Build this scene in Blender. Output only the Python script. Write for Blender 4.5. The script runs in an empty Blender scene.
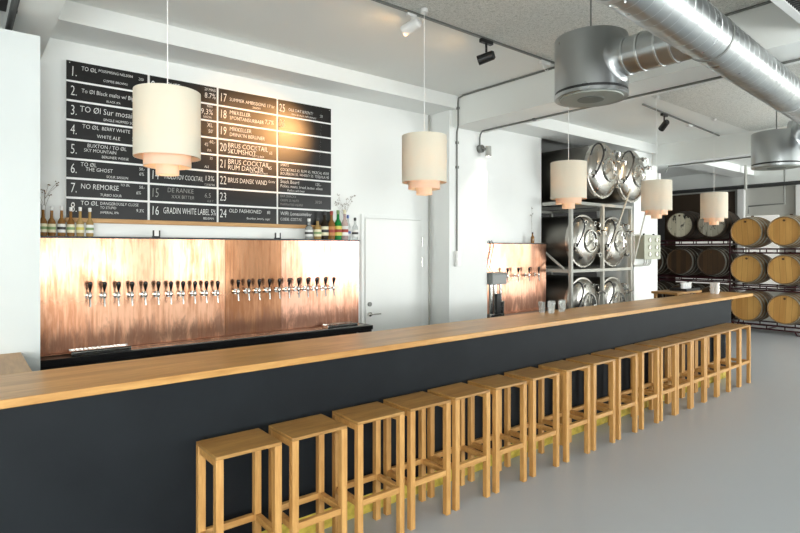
import bpy, bmesh, math, random
from mathutils import Vector, Matrix
random.seed(7)
R = math.radians
SC = bpy.context.scene
COL = SC.collection

# ------------------------------------------------------------------ camera
cd = bpy.data.cameras.new('camera'); cam = bpy.data.objects.new('camera', cd); COL.objects.link(cam)
cam.location = (0, 0, 1.75); cam.rotation_euler = (R(90), 0, R(-38.79))
cd.sensor_width = 36; cd.lens = 547.5 / 800 * 36; cd.shift_y = -17.6 / 800; cd.clip_start = .05
SC.camera = cam
# ------------------------------------------------------------------ world, exposure
w = bpy.data.worlds.new('daylight'); SC.world = w; w.use_nodes = True
bgn = w.node_tree.nodes['Background']; bgn.inputs[0].default_value = (.82, .92, 1, 1); bgn.inputs[1].default_value = 1.2
SC.view_settings.view_transform = 'Standard'; SC.view_settings.look = 'None'
SC.view_settings.gamma = 1; SC.view_settings.exposure = 0.20; SC.view_settings.use_curve_mapping = False
# ------------------------------------------------------------------ window light (wall behind the camera) and added fill lamps
WIN = [(-2.7, -.3), (1.15, 1.8), (2.25, 2.95), (4.0, 5.2), (7.6, 9.5), (10.3, 12.3), (12.6, 14.8)]
WF = [1.3, .25, .25, .27, .42, 1.3, 1.25]      # hand-set light weights, low where the copper mirrors a window, higher elsewhere
WZ = (.75, 3.0)
def area(name, loc, rot, sx, sy, e, col=(1, 1, 1)):
    l = bpy.data.lights.new(name, 'AREA'); l.shape = 'RECTANGLE'; l.size = sx; l.size_y = sy; l.energy = e; l.color = col
    o = bpy.data.objects.new(name, l); COL.objects.link(o); o.location = loc; o.rotation_euler = rot
    return o
WE = 31.0
for (a, b), k in zip(WIN, WF):
    area('window_daylight', ((a + b) / 2, -4.0, (WZ[0] + WZ[1]) / 2), (R(108), 0, 0), b - a, WZ[1] - WZ[0],
         WE * k * (b - a) * (WZ[1] - WZ[0]), (.97, .985, .98))
for (a, b), k in zip(WIN, WF):      # added fill lamps tilted up to brighten the ceiling
    area('ceiling_fill', ((a + b) / 2, -3.97, WZ[0] + .5), (R(150), 0, 0), b - a, .8, 48 * k * (b - a), (.95, .98, .95))
area('window_daylight', (-2.97, -.5, 1.9), (R(110), 0, R(-90)), 4, 2.2, 70, (.97, .985, .98))  # added fill lamp at the left; this wall has no window opening

# ------------------------------------------------------------------ helpers
class MB:
    def __init__(s): s.bm = bmesh.new()
    def box(s, x0, x1, y0, y1, z0, z1, m=None):
        v = [s.bm.verts.new((x, y, z)) for x in (x0, x1) for y in (y0, y1) for z in (z0, z1)]
        for f in ((0, 1, 3, 2), (4, 6, 7, 5), (0, 4, 5, 1), (2, 3, 7, 6), (0, 2, 6, 4), (1, 5, 7, 3)):
            s.bm.faces.new([v[i] for i in f])
        if m is not None:
            for q in v: q.co = m @ q.co
        return s
    def obox(s, c, size, rot=None):
        m = Matrix.Translation(c)
        if rot is not None: m = m @ rot
        a, b, d = [q / 2 for q in size]
        return s.box(-a, a, -b, b, -d, d, m)
    def lathe(s, prof, origin=(0, 0, 0), axis=(0, 0, 1), seg=24, closed=False):
        ax = Vector(axis).normalized(); o = Vector(origin)
        q = ax.to_track_quat('Z', 'Y')
        rings = []
        for r, h in prof:
            if r < 1e-6: rings.append([s.bm.verts.new(o + ax * h)])
            else: rings.append([s.bm.verts.new(o + q @ Vector((r * math.cos(2 * math.pi * i / seg), r * math.sin(2 * math.pi * i / seg), h))) for i in range(seg)])
        pairs = list(zip(rings, rings[1:]))
        if closed: pairs.append((rings[-1], rings[0]))
        for a, b in pairs:
            for i in range(seg):
                j = (i + 1) % seg
                if len(a) == 1 and len(b) == 1: continue
                if len(a) == 1: s.bm.faces.new((a[0], b[i], b[j]))
                elif len(b) == 1: s.bm.faces.new((a[i], a[j], b[0]))
                else: s.bm.faces.new((a[i], a[j], b[j], b[i]))
        return s
    def cyl(s, p0, p1, r, r1=None, seg=16):
        p0 = Vector(p0); p1 = Vector(p1); L = (p1 - p0).length; r1 = r if r1 is None else r1
        return s.lathe([(0, 0), (r, 0), (r1, L), (0, L)], p0, p1 - p0, seg)
    def ball(s, c, r, seg=10, sz=1.0):
        n = max(4, seg // 2)
        return s.lathe([(r * math.sin(math.pi * i / n), -r * sz * math.cos(math.pi * i / n)) for i in range(n + 1)], c, (0, 0, 1), seg)
    def tube(s, pts, r, seg=8):
        pts = [Vector(p) for p in pts]; rings = []; up = None
        for i, p in enumerate(pts):
            t = (pts[min(i + 1, len(pts) - 1)] - pts[max(i - 1, 0)]).normalized()
            if up is None:
                up = Vector((0, 0, 1)) if abs(t.z) < .9 else Vector((1, 0, 0))
            a = t.cross(up)
            if a.length < 1e-4: a = t.orthogonal()
            a.normalize(); b = a.cross(t).normalized(); up = b
            rings.append([s.bm.verts.new(p + a * r * math.cos(2 * math.pi * k / seg) + b * r * math.sin(2 * math.pi * k / seg)) for k in range(seg)])
        for a, b in zip(rings, rings[1:]):
            for i in range(seg):
                j = (i + 1) % seg; s.bm.faces.new((a[i], a[j], b[j], b[i]))
        s.bm.faces.new(rings[0]); s.bm.faces.new(rings[-1])
        return s
    def build(s, name, mat, parent=None, bevel=0, label=None):
        bmesh.ops.recalc_face_normals(s.bm, faces=s.bm.faces)
        for f in s.bm.faces: f.smooth = True
        for e in s.bm.edges:
            if len(e.link_faces) == 2 and e.calc_face_angle(0) > R(34): e.smooth = False
        me = bpy.data.meshes.new(name); s.bm.to_mesh(me); s.bm.free()
        o = bpy.data.objects.new(name, me); COL.objects.link(o)
        if mat: me.materials.append(mat)
        if parent is not None: o.parent = parent
        if bevel:
            b = o.modifiers.new('bevel', 'BEVEL'); b.width = bevel; b.segments = 2; b.limit_method = 'ANGLE'
        if label: o['label'] = label
        return o
def smooth(pts, n=5):
    P = [Vector(p) for p in pts]; P = [P[0] * 2 - P[1]] + P + [P[-1] * 2 - P[-2]]; out = []
    for i in range(1, len(P) - 2):
        a, b, c, d = P[i - 1:i + 3]
        for k in range(n):
            t = k / n; out.append(.5 * ((2 * b) + (c - a) * t + (2 * a - 5 * b + 4 * c - d) * t * t + (3 * b - a - 3 * c + d) * t ** 3))
    return out + [P[-2]]
def tag(o, label=None, cat=None, group=None, kind=None):
    if label: o['label'] = label
    if cat: o['category'] = cat
    if group: o['group'] = group
    if kind: o['kind'] = kind
    return o
def thing(name, label, cat, loc=(0, 0, 0), rz=0, group=None):
    o = bpy.data.objects.new(name, None); COL.objects.link(o); o.location = loc; o.rotation_euler = (0, 0, rz)
    o.empty_display_size = .1
    return tag(o, label, cat, group)
def struct(name, mb, mat, bevel=0): return tag(mb.build(name, mat, None, bevel), kind='structure')
def copy_tree(o, parent=None):
    c = o.copy(); COL.objects.link(c)
    if parent is not None: c.parent = parent
    for ch in list(KIDS.get(o.name, [])): copy_tree(ch, c)
    return c
KIDS = {}
def index_kids():
    KIDS.clear()
    for o in bpy.data.objects:
        if o.parent: KIDS.setdefault(o.parent.name, []).append(o)
ORD = ['first', 'second', 'third', 'fourth', 'fifth', 'sixth', 'seventh', 'eighth', 'ninth', 'tenth', 'eleventh', 'twelfth',
       'thirteenth', 'fourteenth', 'fifteenth', 'sixteenth', 'seventeenth', 'eighteenth']

# ------------------------------------------------------------------ materials
def mat(name, col, rough=.5, metal=0, **k):
    m = bpy.data.materials.new(name); m.use_nodes = True
    b = m.node_tree.nodes['Principled BSDF']
    b.inputs['Base Color'].default_value = (*col, 1); b.inputs['Roughness'].default_value = rough; b.inputs['Metallic'].default_value = metal
    for a, v in k.items(): b.inputs[a].default_value = v
    return m
def nodes(m): return m.node_tree.nodes, m.node_tree.links, m.node_tree.nodes['Principled BSDF']
def noise(m, scale=(1, 1, 1), s=5, detail=4, rough=.5, dist=0, coord='Object'):
    n, l, b = nodes(m)
    tc = n.new('ShaderNodeTexCoord'); mp = n.new('ShaderNodeMapping'); no = n.new('ShaderNodeTexNoise')
    mp.inputs['Scale'].default_value = scale; no.inputs['Scale'].default_value = s
    no.inputs['Detail'].default_value = detail; no.inputs['Roughness'].default_value = rough; no.inputs['Distortion'].default_value = dist
    l.new(tc.outputs[coord], mp.inputs[0]); l.new(mp.outputs[0], no.inputs[0])
    return no, mp
def ramp(m, fac, stops):
    n, l, b = nodes(m); r = n.new('ShaderNodeValToRGB'); e = r.color_ramp.elements
    e[0].position = stops[0][0]; e[0].color = (*stops[0][1], 1); e[1].position = stops[-1][0]; e[1].color = (*stops[-1][1], 1)
    for p, c in stops[1:-1]:
        q = e.new(p); q.color = (*c, 1)
    l.new(fac, r.inputs[0]); return r
def bump(m, fac, strength=.2, dist=.01):
    n, l, b = nodes(m); u = n.new('ShaderNodeBump'); u.inputs['Strength'].default_value = strength; u.inputs['Distance'].default_value = dist
    l.new(fac, u.inputs['Height']); l.new(u.outputs[0], b.inputs['Normal'])
def wood(name, dark, light, axis='x', rough=.42, scale=1.0, rand=True, fine=26):
    m = mat(name, light, rough); n, l, b = nodes(m)
    st = {'x': (.12, 1, 1), 'y': (1, .12, 1), 'z': (1, 1, .12)}[axis]
    no, mp = noise(m, tuple(q * scale for q in st), 14, 5, .6, .6)
    no2, mp2 = noise(m, tuple(q * scale for q in st), fine * 3, 3, .6, .2)
    if rand:
        oi = n.new('ShaderNodeObjectInfo'); mu = n.new('ShaderNodeMath'); mu.operation = 'MULTIPLY'; mu.inputs[1].default_value = 37
        cb = n.new('ShaderNodeCombineXYZ'); l.new(oi.outputs['Random'], mu.inputs[0])
        for i in range(3): l.new(mu.outputs[0], cb.inputs[i])
        l.new(cb.outputs[0], mp.inputs['Location']); l.new(cb.outputs[0], mp2.inputs['Location'])
    mx = n.new('ShaderNodeMath'); mx.operation = 'MULTIPLY_ADD'; mx.inputs[1].default_value = .4
    l.new(no2.outputs[0], mx.inputs[0]); sc = n.new('ShaderNodeMath'); sc.operation = 'MULTIPLY'; sc.inputs[1].default_value = .6
    l.new(no.outputs[0], sc.inputs[0]); l.new(sc.outputs[0], mx.inputs[2])
    r = ramp(m, mx.outputs[0], [(.34, dark), (.5, tuple((a + c) / 2 for a, c in zip(dark, light))), (.62, light)])
    l.new(r.outputs[0], b.inputs['Base Color']); bump(m, mx.outputs[0], .08, .004)
    return m
M = {}
M['wall'] = mat('white_wall_paint', (.84, .86, .84), .6)
no, _ = noise(M['wall'], s=60, detail=3); bump(M['wall'], no.outputs[0], .06, .004)
M['wall_side'] = mat('limewashed_brick', (.64, .675, .665), .7)
n_, l_, b_ = nodes(M['wall_side'])
tc = n_.new('ShaderNodeTexCoord'); sep = n_.new('ShaderNodeSeparateXYZ'); cb = n_.new('ShaderNodeCombineXYZ'); br = n_.new('ShaderNodeTexBrick')
l_.new(tc.outputs['Object'], sep.inputs[0]); l_.new(sep.outputs[0], cb.inputs[0]); l_.new(sep.outputs[2], cb.inputs[1]); l_.new(cb.outputs[0], br.inputs[0])
br.inputs['Scale'].default_value = 4; bump(M['wall_side'], br.outputs['Fac'], .06, .003)
M['ceiling'] = mat('smooth_ceiling_paint', (.84, .86, .83), .7)
M['woodwool'] = mat('wood_wool_ceiling', (.6, .6, .56), .95)
no, _ = noise(M['woodwool'], s=55, detail=6, rough=.75, dist=1.5)
r = ramp(M['woodwool'], no.outputs[0], [(.36, (.44, .46, .42)), (.5, (.72, .74, .70)), (.64, (.88, .89, .85))])
nodes(M['woodwool'])[1].new(r.outputs[0], nodes(M['woodwool'])[2].inputs['Base Color']); bump(M['woodwool'], no.outputs[0], .6, .02)
M['floor'] = mat('grey_floor_paint', (.47, .49, .51), .3)
no, _ = noise(M['floor'], s=1.3, detail=6, rough=.6)
r = ramp(M['floor'], no.outputs[0], [(.3, (.42, .44, .465)), (.7, (.44, .46, .485))]); nodes(M['floor'])[1].new(r.outputs[0], nodes(M['floor'])[2].inputs['Base Color'])
r2 = ramp(M['floor'], no.outputs[0], [(.3, (.30,) * 3), (.7, (.36,) * 3)]); nodes(M['floor'])[1].new(r2.outputs[0], nodes(M['floor'])[2].inputs['Roughness'])
M['far'] = mat('far_wall_paint', (.50, .50, .46), .7)
M['brown'] = mat('brown_board', (.05, .032, .018), .6)
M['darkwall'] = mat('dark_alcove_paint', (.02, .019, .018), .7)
M['oak_top'] = wood('oak_countertop', (.40, .185, .045), (.64, .36, .115), 'x', .35, .55, False)
M['oak_ret'] = wood('oak_return_top', (.34, .165, .045), (.54, .30, .10), 'y', .4, .5, False)
M['oak_seat'] = wood('oak_seat', (.28, .135, .035), (.46, .25, .075), 'x', .38)
M['oak_leg'] = wood('oak_legs', (.44, .21, .055), (.64, .36, .12), 'z', .4)
M['oak_rail'] = wood('oak_rails', (.44, .21, .055), (.64, .36, .12), 'x', .4)
M['oak_ledge'] = wood('oak_ledge', (.42, .22, .08), (.60, .36, .15), 'x', .5)
M['panel'] = mat('charcoal_panel', (.017, .021, .026), .6, 0, **{'Specular IOR Level': .2})
no, _ = noise(M['panel'], s=3, detail=5); r = ramp(M['panel'], no.outputs[0], [(.3, (.006, .008, .0105)), (.7, (.010, .013, .016))])
nodes(M['panel'])[1].new(r.outputs[0], nodes(M['panel'])[2].inputs['Base Color'])
M['yellow'] = mat('yellow_plinth', (.50, .42, .06), .6)
no, _ = noise(M['yellow'], s=20, detail=5); r = ramp(M['yellow'], no.outputs[0], [(.3, (.42, .32, .04)), (.6, (.68, .54, .09))])
nodes(M['yellow'])[1].new(r.outputs[0], nodes(M['yellow'])[2].inputs['Base Color'])
M['black'] = mat('black_lacquer', (.008, .008, .009), .3)
M['blackmatt'] = mat('black_plastic', (.01, .01, .01), .45)
M['chalkboard'] = mat('chalkboard', (.005, .0046, .0044), .33, 0, **{'Specular IOR Level': .45})
M['chalk'] = mat('chalk_white', (.80, .80, .78), .9)
M['chalkdim'] = mat('chalk_faint', (.34, .33, .31), .9)
M['gridwhite'] = mat('white_board', (.9, .9, .88), .7)
def copper(name, c1, c2, ro=.18):
    m = mat(name, c1, .3, 1); n, l, b = nodes(m)
    no, _ = noise(m, (1, 1, .07), 38, 6, .65, .4); no2, _ = noise(m, (1, 1, .5), 3.2, 5, .6, .6)
    mx = n.new('ShaderNodeMath'); mx.operation = 'ADD'; l.new(no.outputs[0], mx.inputs[0]); l.new(no2.outputs[0], mx.inputs[1])
    hv = n.new('ShaderNodeMath'); hv.operation = 'MULTIPLY'; hv.inputs[1].default_value = .5; l.new(mx.outputs[0], hv.inputs[0])
    r = ramp(m, hv.outputs[0], [(.42, c2), (.55, c1)])
    # tarnish where the taps splash: blotches with streaks below the taps
    tc = n.new('ShaderNodeTexCoord'); sp = n.new('ShaderNodeSeparateXYZ'); l.new(tc.outputs['Object'], sp.inputs[0])
    no3, _ = noise(m, (1, 1, .22), 11, 6, .7, .5)
    hz = n.new('ShaderNodeMapRange'); hz.inputs[1].default_value = 1.02; hz.inputs[2].default_value = 1.36; hz.inputs[3].default_value = .17; hz.inputs[4].default_value = -.25; l.new(sp.outputs[2], hz.inputs[0])
    ad = n.new('ShaderNodeMath'); l.new(no3.outputs[0], ad.inputs[0]); l.new(hz.outputs[0], ad.inputs[1])
    ts = ramp(m, ad.outputs[0], [(.50, (0, 0, 0)), (.66, (.75, .75, .75))])
    mix = n.new('ShaderNodeMix'); mix.data_type = 'RGBA'; l.new(ts.outputs[0], mix.inputs[0]); l.new(r.outputs[0], mix.inputs[6]); mix.inputs[7].default_value = (.30, .15, .10, 1)
    l.new(mix.outputs[2], b.inputs['Base Color'])
    rr = ramp(m, hv.outputs[0], [(.38, (ro + .06,) * 3), (.62, (ro - .03,) * 3)]); dz = n.new('ShaderNodeMapRange'); dz.inputs[1].default_value = 1.16; dz.inputs[2].default_value = 1.42; dz.inputs[3].default_value = .22; dz.inputs[4].default_value = 0; l.new(sp.outputs[2], dz.inputs[0])
    ar = n.new('ShaderNodeMath'); l.new(rr.outputs[0], ar.inputs[0]); l.new(dz.outputs[0], ar.inputs[1]); l.new(ar.outputs[0], b.inputs['Roughness'])
    bump(m, no.outputs[0], .06, .003)
    return m
M['copper1'] = copper('copper_sheet_light', (.84, .48, .31), (.60, .28, .155))
M['copper2'] = copper('copper_sheet_dark', (.52, .26, .14), (.35, .155, .075))
M['copper3'] = copper('copper_sheet_rose', (.84, .47, .33), (.58, .27, .165))
M['steel'] = mat('stainless_steel', (.62, .61, .58), .2, 1)
M['tanksteel'] = mat('tank_steel', (.50, .48, .44), .3, 1)
no, _ = noise(M['tanksteel'], (1, .2, 1), 6, 3); rr = ramp(M['tanksteel'], no.outputs[0], [(.3, (.24,) * 3), (.7, (.34,) * 3)])
nodes(M['tanksteel'])[1].new(rr.outputs[0], nodes(M['tanksteel'])[2].inputs['Roughness'])
M['headgrey'] = mat('grey_enamel', (.20, .21, .20), .35); M['perf'] = mat('perforated_plate', (.30, .32, .29), .55, .6); M['perfd'] = mat('perforated_centre', (.16, .175, .16), .55, .6)
M['tankshade'] = mat('tank_steel_shaded', (.20, .19, .17), .42, 1)  # tank steel darkened, the dimness of the alcove put into its colour
M['galv'] = mat('galvanised_steel', (.45, .465, .47), .3, 1)
no, _ = noise(M['galv'], s=6, detail=2); rr = ramp(M['galv'], no.outputs[0], [(.3, (.27,) * 3), (.7, (.33,) * 3)])
nodes(M['galv'])[1].new(rr.outputs[0], nodes(M['galv'])[2].inputs['Roughness'])
M['galvseam'] = mat('duct_seam', (.66, .68, .68), .35, 1)
M['conduit'] = mat('grey_conduit', (.20, .205, .19), .45, .3)
M['darkpipe'] = mat('dark_pipe', (.05, .052, .05), .5, .3)
M['greypaint'] = mat('grey_rack_paint', (.42, .42, .38), .45)
M['boxpaint'] = mat('box_paint', (.46, .47, .38), .45)
M['white'] = mat('white_plastic', (.8, .8, .78), .35)
M['doorpaint'] = mat('door_paint', (.80, .815, .79), .4)
M['porcelain'] = mat('white_cups', (.85, .85, .83), .3)
M['cord'] = mat('white_cord', (.85, .85, .83), .5)
M['rackred'] = mat('dark_red_rack', (.045, .006, .010), .4)
def glass(name, col, alpha=.5):
    m = mat(name, col, .08); b = m.node_tree.nodes['Principled BSDF']
    b.inputs['Transmission Weight'].default_value = alpha; b.inputs['IOR'].default_value = 1.45
    return m
M['g_clear'] = glass('clear_glass', (.9, .93, .92), .85)
M['g_amber'] = glass('amber_glass', (.42, .20, .05), .5)
M['g_honey'] = glass('honey_glass', (.62, .42, .16), .5)
M['g_green'] = glass('green_glass', (.01, .30, .06), .4)
M['g_dark'] = glass('dark_glass', (.03, .02, .01), .2)
M['g_rosy'] = glass('pinkish_glass', (.85, .65, .62), .6)
M['l_cream'] = mat('label_cream', (.75, .70, .50), .6); M['l_white'] = mat('label_white', (.8, .8, .78), .6)
M['l_green'] = mat('label_green', (.22, .34, .14), .6); M['l_red'] = mat('label_red', (.34, .045, .03), .6)
M['l_orange'] = mat('label_orange', (.50, .22, .07), .6); M['l_yellow'] = mat('label_yellow', (.62, .55, .12), .6)
M['l_blue'] = mat('label_blue', (.10, .16, .42), .6); M['l_black'] = mat('label_black', (.03, .03, .03), .5)
M['sprig'] = mat('dried_stems', (.16, .11, .07), .8)
M['tapwood'] = mat('black_tap_handle', (.012, .011, .010), .25)
def emis(name, col, s):
    m = mat(name, (.8, .8, .8)); b = m.node_tree.nodes['Principled BSDF']
    b.inputs['Emission Color'].default_value = (*col, 1); b.inputs['Emission Strength'].default_value = s; return m
M['bulb'] = emis('warm_bulb', (1, .62, .28), 5)
M['lens'] = emis('warm_lens', (1, .60, .25), 60)
M['lensw'] = emis('white_lens', (1, .93, .85), 12)
# linen shade: diffuse + translucent
m = bpy.data.materials.new('linen_shade'); m.use_nodes = True; nt = m.node_tree; nt.nodes.clear()
out = nt.nodes.new('ShaderNodeOutputMaterial'); mx = nt.nodes.new('ShaderNodeMixShader'); df = nt.nodes.new('ShaderNodeBsdfDiffuse'); tl = nt.nodes.new('ShaderNodeBsdfTranslucent')
df.inputs[0].default_value = (.70, .655, .54, 1); tl.inputs[0].default_value = (.95, .74, .50, 1); mx.inputs[0].default_value = .14
nt.links.new(df.outputs[0], mx.inputs[1]); nt.links.new(tl.outputs[0], mx.inputs[2]); nt.links.new(mx.outputs[0], out.inputs[0])
no = nt.nodes.new('ShaderNodeTexNoise'); no.inputs['Scale'].default_value = 160; bu = nt.nodes.new('ShaderNodeBump'); bu.inputs['Strength'].default_value = .25; bu.inputs['Distance'].default_value = .002
nt.links.new(no.outputs[0], bu.inputs['Height']); nt.links.new(bu.outputs[0], df.inputs['Normal'])
M['linen'] = m
m2 = m.copy(); m2.name = 'linen_shade_warm'; M['linen_in'] = m2
for n3 in m2.node_tree.nodes:
    if n3.type == 'MIX_SHADER': n3.inputs[0].default_value = .30
    if n3.type == 'BSDF_TRANSLUCENT': n3.inputs[0].default_value = (.98, .62, .28, 1)

# ------------------------------------------------------------------ room shell
ZC, ZX, ZB = 3.59, 3.435, 3.235          # ceiling, wall beam soffit, cross beam soffit
XL, XR, YF, YB, YD = -3.0, 15.2, -4.05, 5.15, 7.2
struct('floor', MB().box(XL, XR, YF, YD, -.1, 0), M['floor'])
struct('ceiling', MB().box(XL, XR, 3.24, YD, ZC, ZC + .15), M['ceiling'])
struct('ceiling_panels', MB().box(XL, XR, YF, 3.24, ZC - .005, ZC + .15), M['woodwool'])
struct('wall_back', MB().box(XL, 6.90, YB, YB + .12, 0, ZC), M['wall'])
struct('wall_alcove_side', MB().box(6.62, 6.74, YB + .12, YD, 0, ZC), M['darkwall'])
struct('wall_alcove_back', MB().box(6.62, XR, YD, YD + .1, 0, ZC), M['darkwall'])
struct('wall_side', MB().box(XL, .402, 4.187, 4.78, 0, 3.115), M['wall_side'])
struct('wall_left', MB().box(XL - .1, XL, YF, YD, 0, ZC), M['wall'])
struct('wall_far', MB().box(XR, XR + .1, YF, YD, 0, ZC), M['far'])
mb = MB(); xs = [XL] + [q for p in WIN for q in p] + [XR]
for i in range(0, len(xs), 2): mb.box(xs[i], xs[i + 1], YF - .1, YF, 0, ZC)
for a, b in WIN: mb.box(a, b, YF - .1, YF, 0, WZ[0]); mb.box(a, b, YF - .1, YF, WZ[1], ZC)
struct('wall_front', mb, M['wall'])
# columns and beams
struct('wall_column', MB().box(4.625, 5.30, 4.80, YB, 0, ZC), M['wall'])
struct('wall_column', MB().box(9.00, 9.83, 4.80, 5.5, 0, ZC), M['wall'])
for i, (a, b) in enumerate(((.25, .493), (4.675, 5.23), (9.62, 10.12), (14.2, 14.6))):
    struct('ceiling_beam', MB().box(a, b, YF, YB if i < 2 else YD, ZB, ZC), M['ceiling'])
struct('ceiling_beam', MB().box(XL, XR, 4.70, YB, ZX, ZC), M['wall'])
struct('ceiling_beam', MB().box(XL, .25, 3.0, 4.69, 3.40, ZC), M['darkwall'])  # dark block, not a beam: paints in the shadow on the ceiling beyond
# far end features
struct('trim_1', MB().box(XR - .04, XR, 5.45, YD, 0, 3.2), M['brown'])
struct('trim_2', MB().box(XR - .12, XR, 5.22, 5.36, 0, 3.3), M['white'])
struct('trim_3', MB().box(XR - .12, XR, 4.00, 4.14, 0, 3.3), M['white'])
struct('baseboard_back', MB().box(.42, 4.64, YB - .015, YB, 0, .08), M['wall'])
for i, (a, b, z0, z1) in enumerate(((4.5, 5.18, .8, 2.56), (2.6, 3.9, .8, 2.56), (5.5, 6.9, 1.84, 1.95), (5.5, 6.9, .85, .97))):  # last two are added glowing strips for the pale gaps between barrels
    struct('window_%d' % (i + 1), MB().box(XR - .05, XR, a, b, z0, z1), emis('far_window_or_strip', (1, .97, .86), .3))

# ------------------------------------------------------------------ conduits
def pipe(name, pts, r, label, cat='pipe', mt='conduit', clips=()):
    t = thing(name, label, cat, pts[0])
    o = Vector(pts[0])
    MB().tube([Vector(p) - o for p in pts], r, 10).build('pipe_run', M[mt], t)
    for c in clips:
        c = Vector(c) - o; MB().obox(c, (.035, .035, .03)).build('pipe_clip', M[mt], t)
    return t
pipe('conduit', [(4.663, -2, 3.575), (4.663, 4.60, 3.575), (4.663, 4.68, 3.56), (4.663, 4.688, 3.50), (4.663, 4.688, 3.30), (4.663, 4.688, 3.235), (4.69, 4.72, 3.215), (4.745, 4.788, 3.19), (4.745, 4.788, 1.72)], .010,
     'grey conduit running down the white pillar to the switch', clips=[(4.665, 4.69, 3.44), (4.745, 4.79, 3.05), (4.745, 4.79, 2.75)])
pipe('conduit', [(5.08, -2, 3.224), (5.10, 4.70, 3.224), (5.14, 4.77, 3.20), (5.15, 4.788, 3.15), (5.15, 4.788, 3.06)], .010,
     'grey conduit along the underside of the nearest cross beam', clips=[(5.095, 3.9, 3.224)])
pipe('conduit', [(9.86, -2, 3.224), (9.86, 4.62, 3.224), (9.86, 4.67, 3.12)], .012,
     'grey conduit along the underside of the second cross beam')
pipe('service_pipe', [(13.9, -2, 3.16), (13.9, 6.9, 3.16)], .045, 'thick dark pipe before the farthest cross beam', mt='darkpipe')
pipe('conduit', [(4.60, 5.135, 3.43), (4.60, 5.135, .1)], .012, 'thin grey pipe in the corner beside the white door', mt='greypaint')
pipe('service_pipe', [(.26, 2.5, 3.20), (.25, 4.6, 3.20)], .020, 'dark pipe on the ceiling above the left wall', mt='darkpipe', clips=[(.255, 4.05, 3.20)])
pipe('conduit', [(13.4, 4.6, ZC - .01), (13.4, 4.6, 3.05)], .03, 'short vertical grey pipe above the barrels', mt='greypaint')
pipe('conduit', [(14.0, 4.75, 2.55), (14.0, 4.75, 2.72), (14.0, 4.05, 2.74), (14.0, 4.05, ZC - .01)], .018, 'angled grey pipe above the pale barrels', mt='conduit')
# switch box on the pillar
t = thing('wall_switch', 'white double switch box on the pillar at the end of the conduit', 'switch', (4.745, 4.798, 1.63))
MB().box(-.045, .045, -.045, 0, -.095, .095).build('switch_housing', M['white'], t, .006)
for s_z in (-.045, .045): MB().box(-.03, .03, -.052, -.045, s_z - .032, s_z + .032).build('rocker', M['white'], t, .003)

# ------------------------------------------------------------------ door
t = thing('door_1', 'flush white door beside the copper tap wall', 'door', (4.035, YB, 0)); t['kind'] = 'structure'
MB().box(-.425, .425, -.03, .0, .01, 2.10).build('door_leaf', M['doorpaint'], t, .003)
fr = MB(); fr.box(-.475, -.43, -.02, 0, 0, 2.15); fr.box(.43, .475, -.02, 0, 0, 2.15); fr.box(-.43, .43, -.02, 0, 2.105, 2.15)
fr.build('door_frame', M['wall'], t, .003)
h = MB().cyl((-.37, -.03, 1.0), (-.37, -.05, 1.0), .026).cyl((-.37, -.04, 1.0), (-.37, -.085, 1.0), .009).tube([(-.37, -.08, 1.0), (-.30, -.082, 1.0), (-.24, -.075, 1.0)], .009)
h.build('door_handle', M['steel'], t)
MB().cyl((-.37, -.03, 1.115), (-.37, -.045, 1.115), .026).build('lock', M['conduit'], t)
for z in (1.835, 1.585): MB().cyl((.428, -.036, z - .055), (.428, -.036, z + .055), .010).build('hinge', M['steel'], t)

# ------------------------------------------------------------------ bar counter
# front face drifts slightly away from the line of the back wall
BX0, BX1 = -.32, 9.04
def fy(x): return 2.905 + .011 * x
bar = thing('bar_counter', 'long bar with oak top and charcoal front panel', 'bar', (0, 0, 0))
def slab(name, x0, x1, ya, yb, z0, z1, mt, bev=.004, parent=bar):
    m_ = MB(); v = []
    for x in (x0, x1):
        for y in (ya(x), yb(x)):
            for z in (z0, z1): v.append(m_.bm.verts.new((x, y, z)))
    for f in ((0, 1, 3, 2), (4, 6, 7, 5), (0, 4, 5, 1), (2, 3, 7, 6), (0, 2, 6, 4), (1, 5, 7, 3)): m_.bm.faces.new([v[i] for i in f])
    return m_.build(name, mt, parent, bev)
slab('countertop', BX0, BX1, lambda x: fy(x), lambda x: 3.49 + .004 * x, 1.06, 1.10, M['oak_top'])
MB().box(BX0, .30, 3.492, 4.186, 1.06, 1.0995).build('return_top', M['oak_ret'], bar, .003)
slab('front_panel', BX0 + .02, 8.27, lambda x: fy(x) + .022, lambda x: fy(x) + .045, .13, 1.06, M['panel'], 0)
slab('plinth', BX0 + .05, 8.25, lambda x: fy(x) + .036, lambda x: fy(x) + .06, 0, .13, M['yellow'], 0)
MB().box(8.24, 8.27, fy(8) + .05, 3.45, 0, 1.06).build('end_panel', M['panel'], bar)
slab('back_panel',   .28, 8.23, lambda x: 3.38, lambda x: 3.41, 0, 1.06, M['panel'], 0)
MB().box(.25, .28, 3.42, 4.18, 0, 1.06).build('return_panel', M['panel'], bar)

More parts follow.
